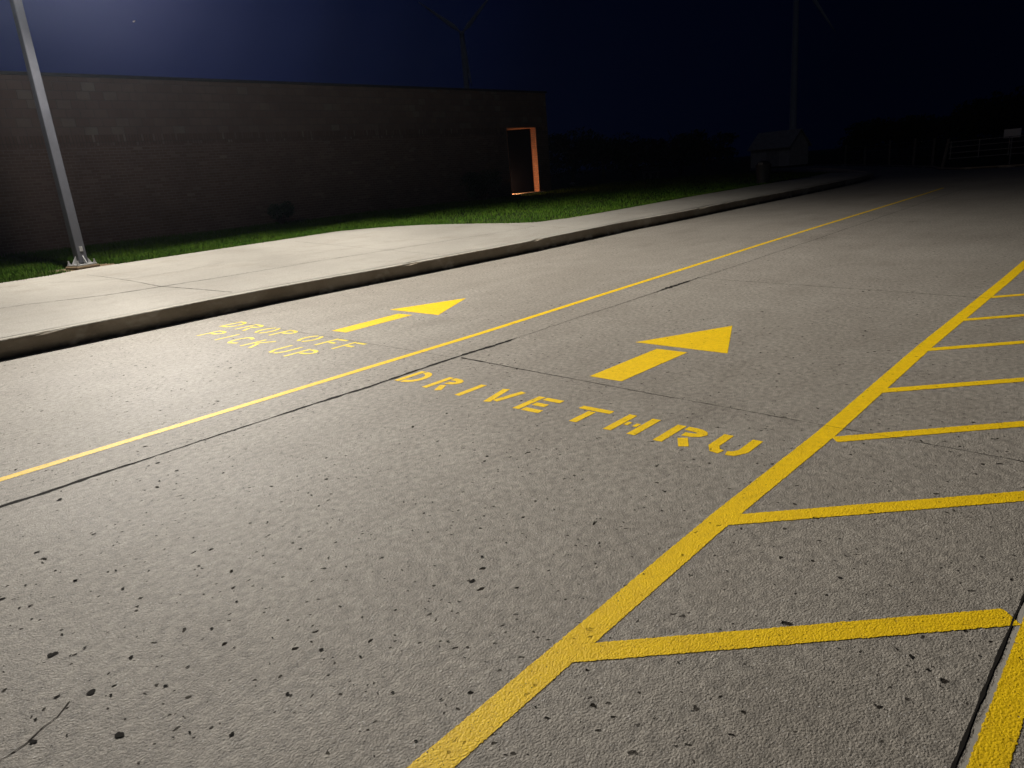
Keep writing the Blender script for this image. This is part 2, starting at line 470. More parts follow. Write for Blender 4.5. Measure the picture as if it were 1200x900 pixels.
# lawn sheet that carries pavement and wall, tilted up from the kerb
xs = [-9.7, -11.5, -13, -14.5, -16, -18, -20, -23, -30, -45, -80]
ys = [-16] + list(range(-12, 76, 3))
V, F = [], []
def kerb_x(y):
    for (x0, y0), (x1, y1) in zip(kerb_path[:-1], kerb_path[1:]):
        if y0 <= y <= y1: return x0 + (x1 - x0) * (y - y0) / (y1 - y0)
    return kerb_path[-1][0] if y > 0 else kerb_path[0][0]
for y in ys:
    kx = kerb_x(y)
    for x in xs:
        xx = min(x, kx - 0.15) if x > -12 else x
        xx = kx - 0.15 + (x + 9.7) * 1.0 if y <= 75 else x
        z = hz(x if y < 30 else x, y)
        V.append((xx, y, max(z - 0.03, 0.0 if y < 60 else -0.03)))
nx = len(xs)
for j in range(len(ys) - 1):
    for i in range(nx - 1):
        F.append((j * nx + i, (j + 1) * nx + i, (j + 1) * nx + i + 1, j * nx + i + 1))
lw = pymesh('lawn', V, F, M['lawn']); tag(lw, kind='structure')

# pavement : wide plaza, narrowing to a path past the lawn corner
pave_edge = [(-14.0, -16), (-14.15, 0), (-14.2, 2.93), (-14.3, 3.7), (-14.55, 4.3), (-14.75, 6.3), (-14.94, 8.36), (-15.17, 10.2), (-14.75, 11.1), (-14.02, 12.0), (-12.9, 12.75),
             (-12.1, 13.1), (-11.6, 13.5), (-11.42, 14.6), (-11.43, 15.88), (-11.55, 18.5), (-11.7, 20.9), (-11.8, 24), (-11.85, 28), (-12.0, 32.6), (-12.6, 36.8)]
kp = [(-9.605, -16)] + [(x - 0.105, y) for x, y in kerb_path[1:-3]]
V, F = [], []
N = 120
def at_arc(path, u):
    y0, y1 = -16, 36.4
    y = y0 + (y1 - y0) * u
    for (xa, ya), (xb, yb) in zip(path[:-1], path[1:]):
        if ya <= y <= yb: return xa + (xb - xa) * (y - ya) / max(1e-6, yb - ya), y
    return path[-1][0], y
for i in range(N + 1):
    u = i / N
    a = at_arc(kp, u); b = at_arc(pave_edge, u)
    for k in range(9):
        s = k / 8; x = a[0] * (1 - s) + b[0] * s; y = a[1]
        if k == 8: x += random.uniform(-.02, .02)
        V.append((x, y, hz(x, y) + 0.002))
    x = V[-1][0]; V.append((x, y, hz(x, y) - 0.10))
m = 10
for i in range(N):
    for k in range(m - 1): F.append((i * m + k, (i + 1) * m + k, (i + 1) * m + k + 1, i * m + k + 1))
pv = pymesh('pavement', V, F, M['pave']); tag(pv, kind='structure')

# joints and cracks
def crack(name, pts, w, mat='crack', surf=None, jit=0.012, widths=None, z=0.0019, soft=0.006):
    o = ribbon(name, pts, w, z, M[mat], surf=surf, step=0.045, jit=jit, widths=widths, soft=soft)
    return tag(o, kind='structure')
LX = -4.54
crack('pavement_joint', [(LX - .03, -4), (LX - .02, 0.4), (LX, 0.72), (LX + .01, 0.86), (LX - .01, 1.1), (LX + .01, 1.4), (LX, 2.2), (LX, 2.5), (LX + .02, 3.1), (LX - .01, 3.6), (LX, 4.3), (LX + .02, 4.72), (LX + .01, 4.9)],
      0.02, widths=[.016, .018, .038, .052, .044, .018, .018, .030, .040, .036, .048, .050, .012])
crack('pavement_joint', [(LX + .02, 4.9), (LX, 6.1), (LX + .01, 7.4), (LX - .01, 7.75), (LX, 8.0), (LX, 8.6), (LX - .03, 13), (LX - .1, 17.5), (LX - .25, 26)], 0.02, 'crack',
      widths=[.008, .010, .012, .075, .06, .010, .013, .012, .012])
crack('pavement_joint', [(-9.2, 4.14), (-7.0, 4.12), (-5.5, 4.10), (LX - .05, 4.08)], 0.007, 'hair', jit=0.006)
crack('pavement_joint', [(LX + .05, 4.10), (-4.2, 4.08), (-3.28, 4.02), (-1.69, 3.93), (-0.39, 3.86), (-.12, 3.85)], 0.02, 'crack', jit=0.007, widths=[.03, .018, .008, .006, .006, .006])
crack('pavement_joint', [(LX, 8.49), (-3, 8.25), (-1.31, 7.96), (-.12, 7.9)], 0.014, 'hair', jit=0.006)
crack('pavement_joint', [(-.228, -6), (-.23, 0), (-.232, 1.71), (-.216, 2.6), (-.215, 8), (-.215, 30)], 0.012, 'crack', jit=0.002, widths=[.012, .013, .013, .009, .011, .012])
crack('pavement_joint', [(-9.3, 13.1), (-7, 13.0), (LX, 12.9), (0, 12.7)], 0.01, 'hair', jit=0.006)
crack('pavement_joint', [(-0.1, 3.9), (4, 3.8), (12, 3.7)], 0.012, 'hair', jit=0.006)
# spalled pale edge beside the long joint
crack('spalled_edge', [(-.205, -1), (-.207, 1.71), (-.193, 2.6), (-.193, 6)], 0.034, 'spall', jit=0.002, z=0.0007, soft=0.01)
# pavement slab joints
sf = lambda x, y: hz(x, y) + 0.0022
crack('pavement_joint', [(-11.9, -3), (-11.6, 2.6), (-11.27, 3.55), (-11.22, 4.32), (-11.17, 5.46), (-11.17, 6.65), (-11.16, 7.5), (-11.04, 9.96), (-11.0, 12.8)], 0.02, 'crack', sf, 0.012,
      widths=[.012, .014, .022, .026, .016, .014, .018, .014, .012])
crack('pavement_joint', [(-13.7, 4.1), (-12.48, 4.25), (-11.27, 4.32), (-10.28, 4.57), (-9.75, 4.68)], 0.016, 'crack', sf, 0.012, widths=[.008, .010, .018, .02, .014])
crack('pavement_crack', [(-13.6, 2.9), (-13.4, 3.46), (-12.9, 3.9), (-12.47, 4.43), (-12.5, 5.3), (-12.8, 6.1)], 0.010, 'hair', sf, 0.02)
for y in (0.2, 8.6, 12.9): crack('pavement_joint', [(-9.7, y), (-14.3 if y < 12 else -12.0, y - 0.1)], 0.012, 'hair', sf, 0.005)
for y in (16, 19, 22, 25, 28): crack('pavement_joint', [(-9.85, y), (-11.5, y)], 0.012, 'hair', sf, 0.005)

crack('pavement_crack', [(-2.30, 0.10), (-2.313, 0.159), (-2.329, 0.22), (-2.361, 0.274), (-2.377, 0.318), (-2.427, 0.369)], 0.006, 'hair', jit=0.010)
# the larger pop-outs, flat dark patches: dirt plus the hollows' shade put into the colour
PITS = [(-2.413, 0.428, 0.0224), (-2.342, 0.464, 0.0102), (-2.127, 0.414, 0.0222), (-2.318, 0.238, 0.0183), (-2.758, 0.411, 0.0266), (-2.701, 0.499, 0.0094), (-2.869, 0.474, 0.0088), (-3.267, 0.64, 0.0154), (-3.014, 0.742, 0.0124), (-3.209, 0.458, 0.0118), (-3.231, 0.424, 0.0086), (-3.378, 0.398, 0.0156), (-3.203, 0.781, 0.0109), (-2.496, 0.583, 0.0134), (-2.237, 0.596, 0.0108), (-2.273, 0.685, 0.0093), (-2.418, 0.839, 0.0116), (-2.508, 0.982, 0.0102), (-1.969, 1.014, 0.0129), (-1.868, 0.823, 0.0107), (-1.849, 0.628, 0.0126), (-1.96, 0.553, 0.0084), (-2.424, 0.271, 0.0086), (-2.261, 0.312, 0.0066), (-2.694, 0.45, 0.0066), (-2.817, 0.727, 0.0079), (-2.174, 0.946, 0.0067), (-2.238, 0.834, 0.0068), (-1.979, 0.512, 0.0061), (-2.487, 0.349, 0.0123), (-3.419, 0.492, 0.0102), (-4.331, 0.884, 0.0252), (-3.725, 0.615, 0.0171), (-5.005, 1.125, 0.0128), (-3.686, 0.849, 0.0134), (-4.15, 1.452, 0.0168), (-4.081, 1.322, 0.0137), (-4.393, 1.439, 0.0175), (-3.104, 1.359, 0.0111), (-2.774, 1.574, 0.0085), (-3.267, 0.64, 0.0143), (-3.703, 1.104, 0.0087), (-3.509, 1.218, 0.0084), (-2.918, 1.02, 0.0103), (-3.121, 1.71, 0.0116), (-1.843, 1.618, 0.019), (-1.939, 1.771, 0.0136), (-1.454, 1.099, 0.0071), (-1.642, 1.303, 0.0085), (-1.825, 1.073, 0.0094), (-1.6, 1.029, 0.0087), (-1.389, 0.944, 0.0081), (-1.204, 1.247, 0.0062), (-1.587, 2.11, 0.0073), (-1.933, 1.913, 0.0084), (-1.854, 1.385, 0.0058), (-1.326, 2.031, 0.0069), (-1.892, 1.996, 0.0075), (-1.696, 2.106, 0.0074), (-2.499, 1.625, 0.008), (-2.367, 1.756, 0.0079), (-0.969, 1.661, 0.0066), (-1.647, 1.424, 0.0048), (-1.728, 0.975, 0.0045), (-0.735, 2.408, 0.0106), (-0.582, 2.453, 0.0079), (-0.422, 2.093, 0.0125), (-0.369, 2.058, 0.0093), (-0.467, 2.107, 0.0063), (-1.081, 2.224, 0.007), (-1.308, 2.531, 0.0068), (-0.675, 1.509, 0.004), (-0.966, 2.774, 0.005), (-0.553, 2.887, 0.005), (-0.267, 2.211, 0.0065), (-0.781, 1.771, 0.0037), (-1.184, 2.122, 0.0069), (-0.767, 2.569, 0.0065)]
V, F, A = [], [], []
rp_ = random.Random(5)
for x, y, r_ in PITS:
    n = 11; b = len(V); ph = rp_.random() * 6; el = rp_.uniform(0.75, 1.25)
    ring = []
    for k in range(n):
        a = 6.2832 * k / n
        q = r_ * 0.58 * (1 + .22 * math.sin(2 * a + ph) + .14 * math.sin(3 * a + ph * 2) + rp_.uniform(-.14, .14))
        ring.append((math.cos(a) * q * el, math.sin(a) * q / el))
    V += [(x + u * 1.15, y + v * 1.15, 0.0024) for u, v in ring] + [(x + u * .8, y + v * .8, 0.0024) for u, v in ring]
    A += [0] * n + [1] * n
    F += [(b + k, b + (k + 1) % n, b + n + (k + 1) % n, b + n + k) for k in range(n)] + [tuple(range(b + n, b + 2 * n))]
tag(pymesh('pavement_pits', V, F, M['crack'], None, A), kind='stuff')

# ---------------------------------------------------------------- yellow paint
ZP = 0.0014
o = ribbon('lane_line', [(-5.00, -6), (-5.03, 0.8), (-5.03, 4.9), (-5.11, 7.5), (-5.24, 12.4), (-5.32, 17), (-5.42, 23.2), (-5.5, 26)], 0.092, ZP, M['paint'], step=0.5)
tag(o, 'long thin yellow line between the drop off lane and the drive thru lane', 'road line')
o = ribbon('lane_line', [(-1.30, -6), (-1.285, 0.9), (-1.29, 2.6), (-1.265, 3.8), (-1.28, 5.9), (-1.25, 9), (-1.25, 22)], 0.112, ZP, M['paint'], step=0.5)
tag(o, 'yellow line edging the striped area, with slanting stripes branching off its right side', 'road line')
o = ribbon('lane_line', [(-.158, -6), (-.164, 1.0), (-.168, 1.8), (-.155, 2.6), (-.15, 22)], 0.088, ZP, M['paint'], step=0.5)
tag(o, 'yellow line right beside the dark open joint in the bottom right corner', 'road line')
hy = [0.43, 1.51, 2.60, 3.69, 4.66, 5.80, 6.90, 7.98, 9.05, 10.1, 11.2, 12.3]
wd = {0: 'behind the nearest corner of the striped area', 1: 'nearest to the viewer, ending at the open joint', 2: 'second nearest to the viewer', 3: 'third nearest, crossed by a hairline crack',
      4: 'fourth nearest to the viewer', 5: 'fifth nearest to the viewer', 6: 'sixth nearest to the viewer', 7: 'seventh nearest to the viewer, near the right edge',
      8: 'eighth nearest to the viewer', 9: 'ninth nearest', 10: 'tenth nearest', 11: 'farthest up the striped area'}
for i, y in enumerate(hy):
    if i in (0,) or i > 7: continue
    x0 = -1.275 if i != 3 else -1.205
    st = [(x0, y + (-0.02 if i != 3 else .03)), (-0.222, y + 0.985 - i * 0.012)]
    o = ribbon('hatch_stripe', st, 0.098 if i < 3 else 0.088, ZP + 0.0004, M['paint'], step=0.3)
    tag(o, 'slanting yellow stripe in the striped area, ' + wd[i], 'road stripe', 'slanting stripes of the striped area')

def arrow(tail, tip, head_l, head_r, shaft_w, gap, label):
    ex = empty('painted_arrow', (0, 0, 0))
    tag(ex, label, 'painted arrow', 'arrows painted on the road')
    base = Vector(head_l).lerp(Vector(head_r), 0.5)
    d = (Vector(tip) - Vector(tail)).normalized()
    t = Vector(tail); e = base - d * gap
    ribbon('shaft', [t, e], shaft_w, ZP, M['paint'], ex)
    poly_patch('head', [head_l, tip, head_r], ZP, M['paint'], ex)
arrow((-2.97, 4.12), (-2.90, 6.07), (-3.39, 5.17), (-2.49, 5.13), 0.30, 0.10, 'big yellow arrow painted beyond the words DRIVE THRU')
arrow((-6.69, 4.33), (-6.77, 6.40), (-7.20, 5.45), (-6.24, 5.42), 0.27, 0.12, 'big yellow arrow painted beyond the words DROP OFF')

# stencil letters, unit box : x 0..1, y 0..1
def arc(cx, cy, rx, ry, a0, a1, n=8):
    return [(cx + rx * math.cos(math.radians(a0 + (a1 - a0) * k / n)), cy + ry * math.sin(math.radians(a0 + (a1 - a0) * k / n))) for k in range(n + 1)]
def letter(ch, s):
    """list of polylines ; s = half stroke in box units (x, y)"""
    sx, sy = s
    L, R, B, T = sx, 1 - sx, sy, 1 - sy
    g_ = 0.055
    if ch == 'D': return [[(L, 0), (L, 1)], [(L + sx + g_, T)] + arc(.42, .5, R - .42, T - .5, 90, -90, 8) + [(L + sx + g_, B)]]
    if ch == 'R': return [[(L, 0), (L, 1)], [(L + sx + g_, T)] + arc(.52, .74, R - .52, T - .74, 90, -90, 6) + [(L + sx + g_ * 3, .74 - (T - .74))], [(.56, .40), (R, 0)]]
    if ch == 'P': return [[(L, 0), (L, 1)], [(L + sx + g_, T)] + arc(.52, .72, R - .52, T - .72, 90, -90, 6) + [(L + sx + g_, .72 - (T - .72))]]
    if ch == 'I': return [[(.5, 0), (.5, 1)]]
    if ch == 'V': return [[(L, 1), (.46, 0.02)], [(R, 1), (.62, 0.16)]]
    if ch == 'E': return [[(L, 0), (L, 1)], [(L + sx + g_, T), (1, T)], [(L + sx + g_, .5), (.82, .5)], [(L + sx + g_, B), (1, B)]]
    if ch == 'F': return [[(L, 0), (L, 1)], [(L + sx + g_, T), (1, T)], [(L + sx + g_, .5), (.85, .5)]]
    if ch == 'T': return [[(0, T), (1, T)], [(.5, 0), (.5, T - sy - g_ * .7)]]
    if ch == 'H': return [[(L, 0), (L, 1)], [(R, 0), (R, 1)], [(L + sx + .02, .5), (.44, .5)], [(.56, .5), (R - sx - .02, .5)]]
    if ch == 'U': return [(L, 1), (L, .34), (L + .14, B + .03), (.46, B)], [(R, 1), (R, .34), (R - .14, B + .03), (.56, B)]
    if ch == 'O': return [arc(.46, .5, .46 - L, T - .5, 100, 260, 9), arc(.54, .5, R - .54, T - .5, 80, -80, 9)]
    if ch == 'C': return [[(1, .80)] + arc(.5, .5, .5 - L, T - .5, 48, 312, 12)[1:-1] + [(1, .20)]]
    if ch == 'K': return [[(L, 0), (L, 1)], [(L + sx + .06, .46), (R, 1)], [(.50, .50), (R, 0)]]
def lettering(word_cells, stroke, mat, label):
    """word_cells : (char, x0, x1, y0, y1)"""
    ex = empty('painted_lettering', (0, 0, 0)); tag(ex, label, 'lettering', 'words painted on the road')
    for ch, x0, x1, y0, y1 in word_cells:
        multi = []
        w = x1 - x0; h = y1 - y0
        for pl in letter(ch, (stroke / 2 / w, stroke / 2 / h)):
            multi.append(([(x0 + px * w, y0 + py * h) for px, py in pl], stroke, None))
        ribbon('letter', None, None, ZP, M[mat], ex, soft=0.006, step=0.5, multi=multi)
lettering([('D', -4.48, -4.26, 3.34, 3.64), ('R', -4.12, -3.90, 3.32, 3.62), ('I', -3.80, -3.60, 3.30, 3.59), ('V', -3.50, -3.27, 3.29, 3.59), ('E', -3.14, -2.91, 3.28, 3.57),
           ('T', -2.74, -2.49, 3.26, 3.55), ('H', -2.38, -2.15, 3.25, 3.55), ('R', -2.03, -1.80, 3.24, 3.53), ('U', -1.73, -1.50, 3.24, 3.52)], 0.062, 'paint', 'yellow stencilled words DRIVE THRU across the middle lane')
lettering([('D', -8.63, -8.38, 3.89, 4.20), ('R', -8.21, -7.96, 3.88, 4.18), ('O', -7.80, -7.54, 3.87, 4.17), ('P', -7.40, -7.16, 3.87, 4.16),
           ('O', -6.82, -6.57, 3.83, 4.12), ('F', -6.38, -6.17, 3.81, 4.11), ('F', -6.04, -5.83, 3.79, 4.09)], 0.048, 'paint_sheen', 'pale yellow stencilled words DROP OFF beside the kerb')
lettering([('P', -8.34, -8.09, 3.47, 3.77), ('I', -7.92, -7.72, 3.45, 3.75), ('C', -7.58, -7.36, 3.43, 3.73), ('K', -7.20, -6.95, 3.42, 3.73),
           ('U', -6.62, -6.38, 3.40, 3.70), ('P', -6.25, -6.02, 3.38, 3.69)], 0.048, 'paint_sheen', 'pale yellow stencilled words PICK UP under the words DROP OFF')

# ---------------------------------------------------------------- grass
def in_lawn(x, y):
    ex = -14
    for (xa, ya), (xb, yb) in zip(pave_edge[:-1], pave_edge[1:]):
        if ya <= y <= yb: ex = xa + (xb - xa) * (y - ya) / max(1e-6, yb - ya); break
    return x < ex + 0.03, ex
V = []; F = []
def tufts(n, x0, x1, y0, y1, hmin, hmax, w, edge_only=None):
    cnt = 0
    while cnt < n:
        x = random.uniform(x0, x1); y = random.uniform(y0, y1)
        ok, ex = in_lawn(x, y)
        if not ok: continue
        if edge_only and not (ex - edge_only < x): continue
        if (x + 14.85) ** 2 + (y - 4.4) ** 2 < 0.22 + 0.12 * random.random(): continue
        z = hz(x, y) - 0.03; h = random.uniform(hmin, hmax) * (0.7 + 0.5 * math.sin(x * 1.7 + y * .9) ** 2)
        a = random.uniform(0, 6.283); ww = w * random.uniform(.6, 1.3)
        dx, dy = math.cos(a) * ww / 2, math.sin(a) * ww / 2
        lx, ly = random.gauss(0, h * .35), random.gauss(0, h * .35)
        b = len(V)
        V.extend([(x - dx, y - dy, z), (x + dx, y + dy, z), (x + dx * .6 + lx * .5, y + dy * .6 + ly * .5, z + h * .6), (x - dx * .6 + lx * .5, y - dy * .6 + ly * .5, z + h * .6), (x + lx, y + ly, z + h)])
        F.append((b, b + 1, b + 2, b + 3)); F.append((b + 3, b + 2, b + 4))
        cnt += 1
tufts(42000, -17.2, -14, 1.5, 13, .05, .11, .013)
tufts(20000, -20, -17, 1.5, 20, .05, .10, .016)
tufts(30000, -20, -11.3, 12, 28, .05, .10, .017)
tufts(9000, -22, -11.5, 26, 38, .05, .10, .022)
tufts(7000, -15.3, -11.2, 1.5, 26, .05, .10, .013, edge_only=0.12)
gr = pymesh('grass', V, F, M['blade']); tag(gr, 'short green lawn grass along the pavement edge', 'grass', kind='stuff')

# ---------------------------------------------------------------- brick building wall with opening
WX = -20.0; WT = 0.27; Y0, Y1 = -14.0, 24.54; OY0, OY1 = 22.0, 23.75; OZ0, OZ1 = 0.74, 3.28; WTOP = 4.62
bld = empty('brick_building', (WX, 5, 0))
tag(bld, 'long low dark brick building wall with a lit doorway opening near its far end', 'building')
def bbox(name, x0, x1, y0, y1, z0, z1, mat, parent, bevel=0):
    return MB().box(((x0 + x1) / 2 - WX, (y0 + y1) / 2 - 5, (z0 + z1) / 2), (x1 - x0, y1 - y0, z1 - z0), bevel=bevel).build(name, mat, parent)
def wall_part(name, boxes, mat):
    b = MB()
    for x0, x1, y0, y1, z0, z1 in boxes: b.box(((x0 + x1) / 2 - WX, (y0 + y1) / 2 - 5, (z0 + z1) / 2), (x1 - x0, y1 - y0, z1 - z0))
    return b.build(name, mat, bld)
F0 = WX; B0 = WX - WT
wall_part('wall', [(B0, F0, Y0, OY0 - .03, 0.2, 3.04), (B0, F0, OY1 + .03, Y1, 0.2, 3.04)], M['brick'])
wall_part('brick_band', [(B0 + .004, F0 + .006, Y0, OY0 - .03, 3.04, 3.30), (B0 + .004, F0 + .006, OY1 + .03, Y1, 3.04, 3.30)], M['soldier'])
wall_part('block_band', [(B0, F0, Y0, Y1, 3.302, WTOP)], M['block'])
# opening lining
wall_part('jamb', [(B0 - .005, F0 + .004, OY1, OY1 + .03, OZ0, OZ1)], M['jamb'])
wall_part('jamb', [(B0 - .005, F0 + .004, OY0 - .03, OY0, OZ0, OZ1)], M['jamb'])
wall_part('lintel', [(B0 - .005, F0 + .004, OY0 - .03, OY1 + .03, OZ1, 3.302)], simple('lintel_plaster', (0.5, 0.28, 0.17), 0.8))
wall_part('sill', [(B0 - .10, F0 + .10, OY0 - .05, OY1 + .25, 0.60, OZ0)], simple('sill_concrete', (0.75, 0.66, 0.55), 0.8))
wall_part('coping', [(B0 - .06, F0 + .05, Y0 - .05, Y1 + .05, WTOP, WTOP + .07)], M['coping'])
wall_part('soffit', [(WX - 1.9, B0 - .005, OY0 - .6, OY1 + .03, OZ1, 3.36)], bpy.data.materials['lintel_plaster'])
wall_part('threshold', [(WX - 1.9, B0 - .10, OY0 - .6, OY1 + .03, .60, OZ0)], bpy.data.materials['sill_concrete'])
wall_part('alcove_wall', [(WX - 1.9, B0 - .005, OY0 - .7, OY0 - .6, .2, 3.36), (WX - 1.9, B0 - .005, OY1 + .03, OY1 + .13, .2, 3.36), (WX - 2.0, WX - 1.9, OY0 - .7, OY1 + .13, .2, 3.36)], M['brick'])
dr = empty('door', (-.31, OY1 - .02 - 5, OZ0), 0); dr.parent = bld
dr.rotation_euler = (0, 0, math.radians(-90 - 33))
MB().box((.98, 0, 1.265), (1.95, .045, 2.50), bevel=.006).build('door_leaf', M['door_dark'], dr)
MB().box((1.80, .05, 1.1), (.03, .05, .30), bevel=.008).build('handle', M['coping'], dr)
# building mass behind the wall
wall_part('rear_wall', [(-33, -32.6, Y0, 20.6, 0.2, 4.4), (-32.6, B0, 20.2, 20.6, 0.2, 4.4), (-32.6, B0, Y0, Y0 + .4, .2, 4.4)], M['brick'])
wall_part('roof', [(-32.6, B0, Y0 + .4, 20.2, 4.2, 4.35)], M['roofing'])
# fitting on the near jamb, hidden from the road
lt = empty('doorway_lamp', (WX - 0.19, OY0, 0))
tag(lt, 'small warm lamp low inside the lit doorway opening of the brick building', 'lamp')
MB().box((0, 0.03, 1.05), (0.12, 0.06, 0.22), bevel=0.01).build('housing', M['coping'], lt)
MB().box((0, 0.065, 1.05), (0.09, 0.012, 0.18)).build('lens', M['warm_lens'], lt)
ld = bpy.data.lights.new('doorway_light', 'SPOT'); ld.energy = 70; ld.color = (1.0, 0.46, 0.21); ld.spot_size = math.radians(168); ld.spot_blend = 0.5; ld.shadow_soft_size = 0.05
lo = bpy.data.objects.new('light', ld); COL.objects.link(lo); lo.parent = lt; lo.location = (0, 0.10, 1.05)
lo.rotation_euler = Vector((0, 1, 0.05)).to_track_quat('-Z', 'Y').to_euler()

# ---------------------------------------------------------------- street lamp
px_, py_ = -14.85, 4.40; pz_ = hz(px_, py_) - 0.02
sl = empty('street_lamp', (px_, py_, pz_)); tag(sl, 'tall square grey lamp post on a bolted base plate at the lawn edge', 'street lamp')
rot = Matrix.Rotation(math.radians(12), 3, 'Z')
MB().box((0, 0, 3.05), (0.170, 0.170, 5.9), rot=rot, bevel=0.02, taper=0.80).build('pole', M['pole'], sl)
MB().box((0, 0, 0.075), (0.36, 0.36, 0.025), rot=rot, bevel=0.006).build('base_plate', M['zinc'], sl)
MB().box((0, 0, 0.03), (0.42, 0.42, 0.06), rot=rot, bevel=0.02).build('footing', M['dirt'], sl)
for a in range(4):
    th = math.radians(12 + 90 * a)
    d = Vector((math.cos(th), math.sin(th), 0)); n = Vector((-d.y, d.x, 0))
    V = []
    for s in (-.009, .009):
        for r, z in ((0.082, 0.09), (0.175, 0.09), (0.175, 0.105), (0.082, 0.24)): V.append(d * r + n * s + Vector((0, 0, z)))
    pymesh('gusset', V, [(0, 1, 2, 3), (7, 6, 5, 4), (0, 4, 5, 1), (1, 5, 6, 2), (2, 6, 7, 3), (3, 7, 4, 0)], M['zinc'], sl)
    c = Vector((math.cos(th + math.pi / 4), math.sin(th + math.pi / 4), 0)) * 0.215
    MB().tube(c + Vector((0, 0, .05)), c + Vector((0, 0, .16)), 0.014, n=8).tube(c + Vector((0, 0, .09)), c + Vector((0, 0, .115)), 0.026, n=6).build('anchor_bolt', M['zinc'], sl)
hd = rot @ Vector((0.089, 0, 0)); 
MB().box((hd.x, hd.y, 0.36), (0.010, 0.06, 0.09), rot=rot, bevel=0.003).build('cover_plate', M['zinc'], sl)
MB().box((0, 0, 6.03), (0.20, 0.20, 0.06), rot=rot, bevel=0.01).build('pole_cap', M['pole'], sl)
# lamp head faces the road
MB().box((0.50, 0.02, 5.86), (0.82, 0.08, 0.09), bevel=0.01).build('arm', M['pole'], sl)
hdm = MB().box((1.15, 0.03, 5.86), (0.62, 0.36, 0.13), bevel=0.03, taper=0.9).build('lamp_head', M['pole'], sl)
MB().box((1.15, 0.03, 5.785), (0.50, 0.26, 0.03), bevel=0.005).build('lens', M['lens'], hdm)
LP = Vector((px_ + 1.15, py_ + 0.03, pz_ + 5.72))
def street_light():
    """one lamp with the optics of a road luminaire : most light thrown sideways over the road, a shield behind"""
    d = bpy.data.lights.new('street_light', 'POINT'); d.energy = 1000; d.color = (1, 1, 1); d.shadow_soft_size = 0.12
    d.use_nodes = True
    t = d.node_tree; n = t.nodes; l = t.links; n.clear()
    out = n.new('ShaderNodeOutputLight'); em = n.new('ShaderNodeEmission'); tc = n.new('ShaderNodeTexCoord'); sp = n.new('ShaderNodeSeparateXYZ')
    l.new(tc.outputs['Normal'], sp.inputs[0]); l.new(em.outputs[0], out.inputs[0])
    def mr(v, a0, a1, b0, b1, smooth=True):
        m = n.new('ShaderNodeMapRange'); m.interpolation_type = 'SMOOTHSTEP' if smooth else 'LINEAR'
        l.new(v, m.inputs[0])
        for i, x in enumerate((a0, a1, b0, b1)): m.inputs[i + 1].default_value = x
        return m.outputs[0]
    def ma(op, a, b):
        m = n.new('ShaderNodeMath'); m.operation = op
        for i, x in enumerate((a, b)):
            if isinstance(x, (int, float)): m.inputs[i].default_value = x
            else: l.new(x, m.inputs[i])
        return m.outputs[0]
    down = ma('MULTIPLY', sp.outputs['Z'], -1.0)
    # candela curve of the lens : peak about 65 degrees off the vertical
    cr = n.new('ShaderNodeValToRGB'); l.new(down, cr.inputs[0]); cr.color_ramp.interpolation = 'LINEAR'
    el = cr.color_ramp.elements
    for k, (p_, v_) in enumerate(CANDELA):
        q = el[k] if k < 2 else el.new(p_)
        q.position = p_; q.color = (v_ / 20, v_ / 20, v_ / 20, 1)
    wing = ma('MULTIPLY', cr.outputs[0], 20.0)
    wing = ma('MULTIPLY', wing, mr(ma('ADD', sp.outputs['X'], ma('MULTIPLY', down, 0.60)), -0.06, 0.38, 0.0, 1.0))
    wing = ma('MULTIPLY', wing, mr(sp.outputs['Y'], -0.42, -0.12, 0.68, 1.0))
    tot = ma('ADD', ma('MULTIPLY', wing, THROW), SPILL)
    l.new(tot, em.inputs['Strength']); em.inputs['Color'].default_value = (1.0, 0.945, 0.865, 1)
    o = bpy.data.objects.new('street_light', d); COL.objects.link(o); o.location = LP
    return o
CANDELA = [(0, 0), (1.0, 3.1), (.10, .05), (.17, .3), (.27, 4.2), (.36, 12.0), (.435, 17.0), (.55, 14.5), (.69, 10.0), (.9, 3.9)]
THROW, SPILL = 0.93, 0.21
street_light()
# bare soil around the post
V = [(px_, py_, hz(px_, py_) + .0)]; n = 28
for k in range(n):
    a = 6.283 * k / n; r = 0.55 + 0.12 * math.sin(3 * a + 1) + random.uniform(-.05, .05)
    x = px_ + r * math.cos(a) * 0.8; y = py_ + r * 1.15 * math.sin(a); V.append((x, y, hz(x, y) - 0.022))
V[0] = (px_, py_, hz(px_, py_) - 0.01)
tag(pymesh('soil_patch', V, [(0, 1 + k, 1 + (k + 1) % n) for k in range(n)], M['dirt']), kind='structure')

# ---------------------------------------------------------------- foliage things
def leaf_cloud(center, rad, n, size, seed, lobes=7):
    r = random.Random(seed); V, F = [], []
    L = []
    for k in range(lobes):
        a = r.uniform(0, 6.283); e = r.uniform(-.4, 1.0)
        L.append((Vector((math.cos(a) * rad[0] * .55, math.sin(a) * rad[1] * .55, e * rad[2] * .6)), r.uniform(.35, .6)))
    for i in range(n):
        c, s = L[r.randrange(lobes)]
        d = Vector((r.gauss(0, 1), r.gauss(0, 1), r.gauss(0, 1))).normalized() * (r.random() ** 0.4) * s
        p = Vector(center) + c + Vector((d.x * rad[0], d.y * rad[1], d.z * rad[2]))
        q = Vector((r.gauss(0, 1), r.gauss(0, 1), r.gauss(0, 1))).normalized(); w = q.orthogonal().normalized(); h = q.cross(w)
        s2 = size * r.uniform(.6, 1.4); b = len(V)
        V.extend([p - w * s2 * .5, p + h * s2 * .28, p + w * s2 * .5, p - h * s2 * .28]); F.append((b, b + 1, b + 2, b + 3))
    return V, F
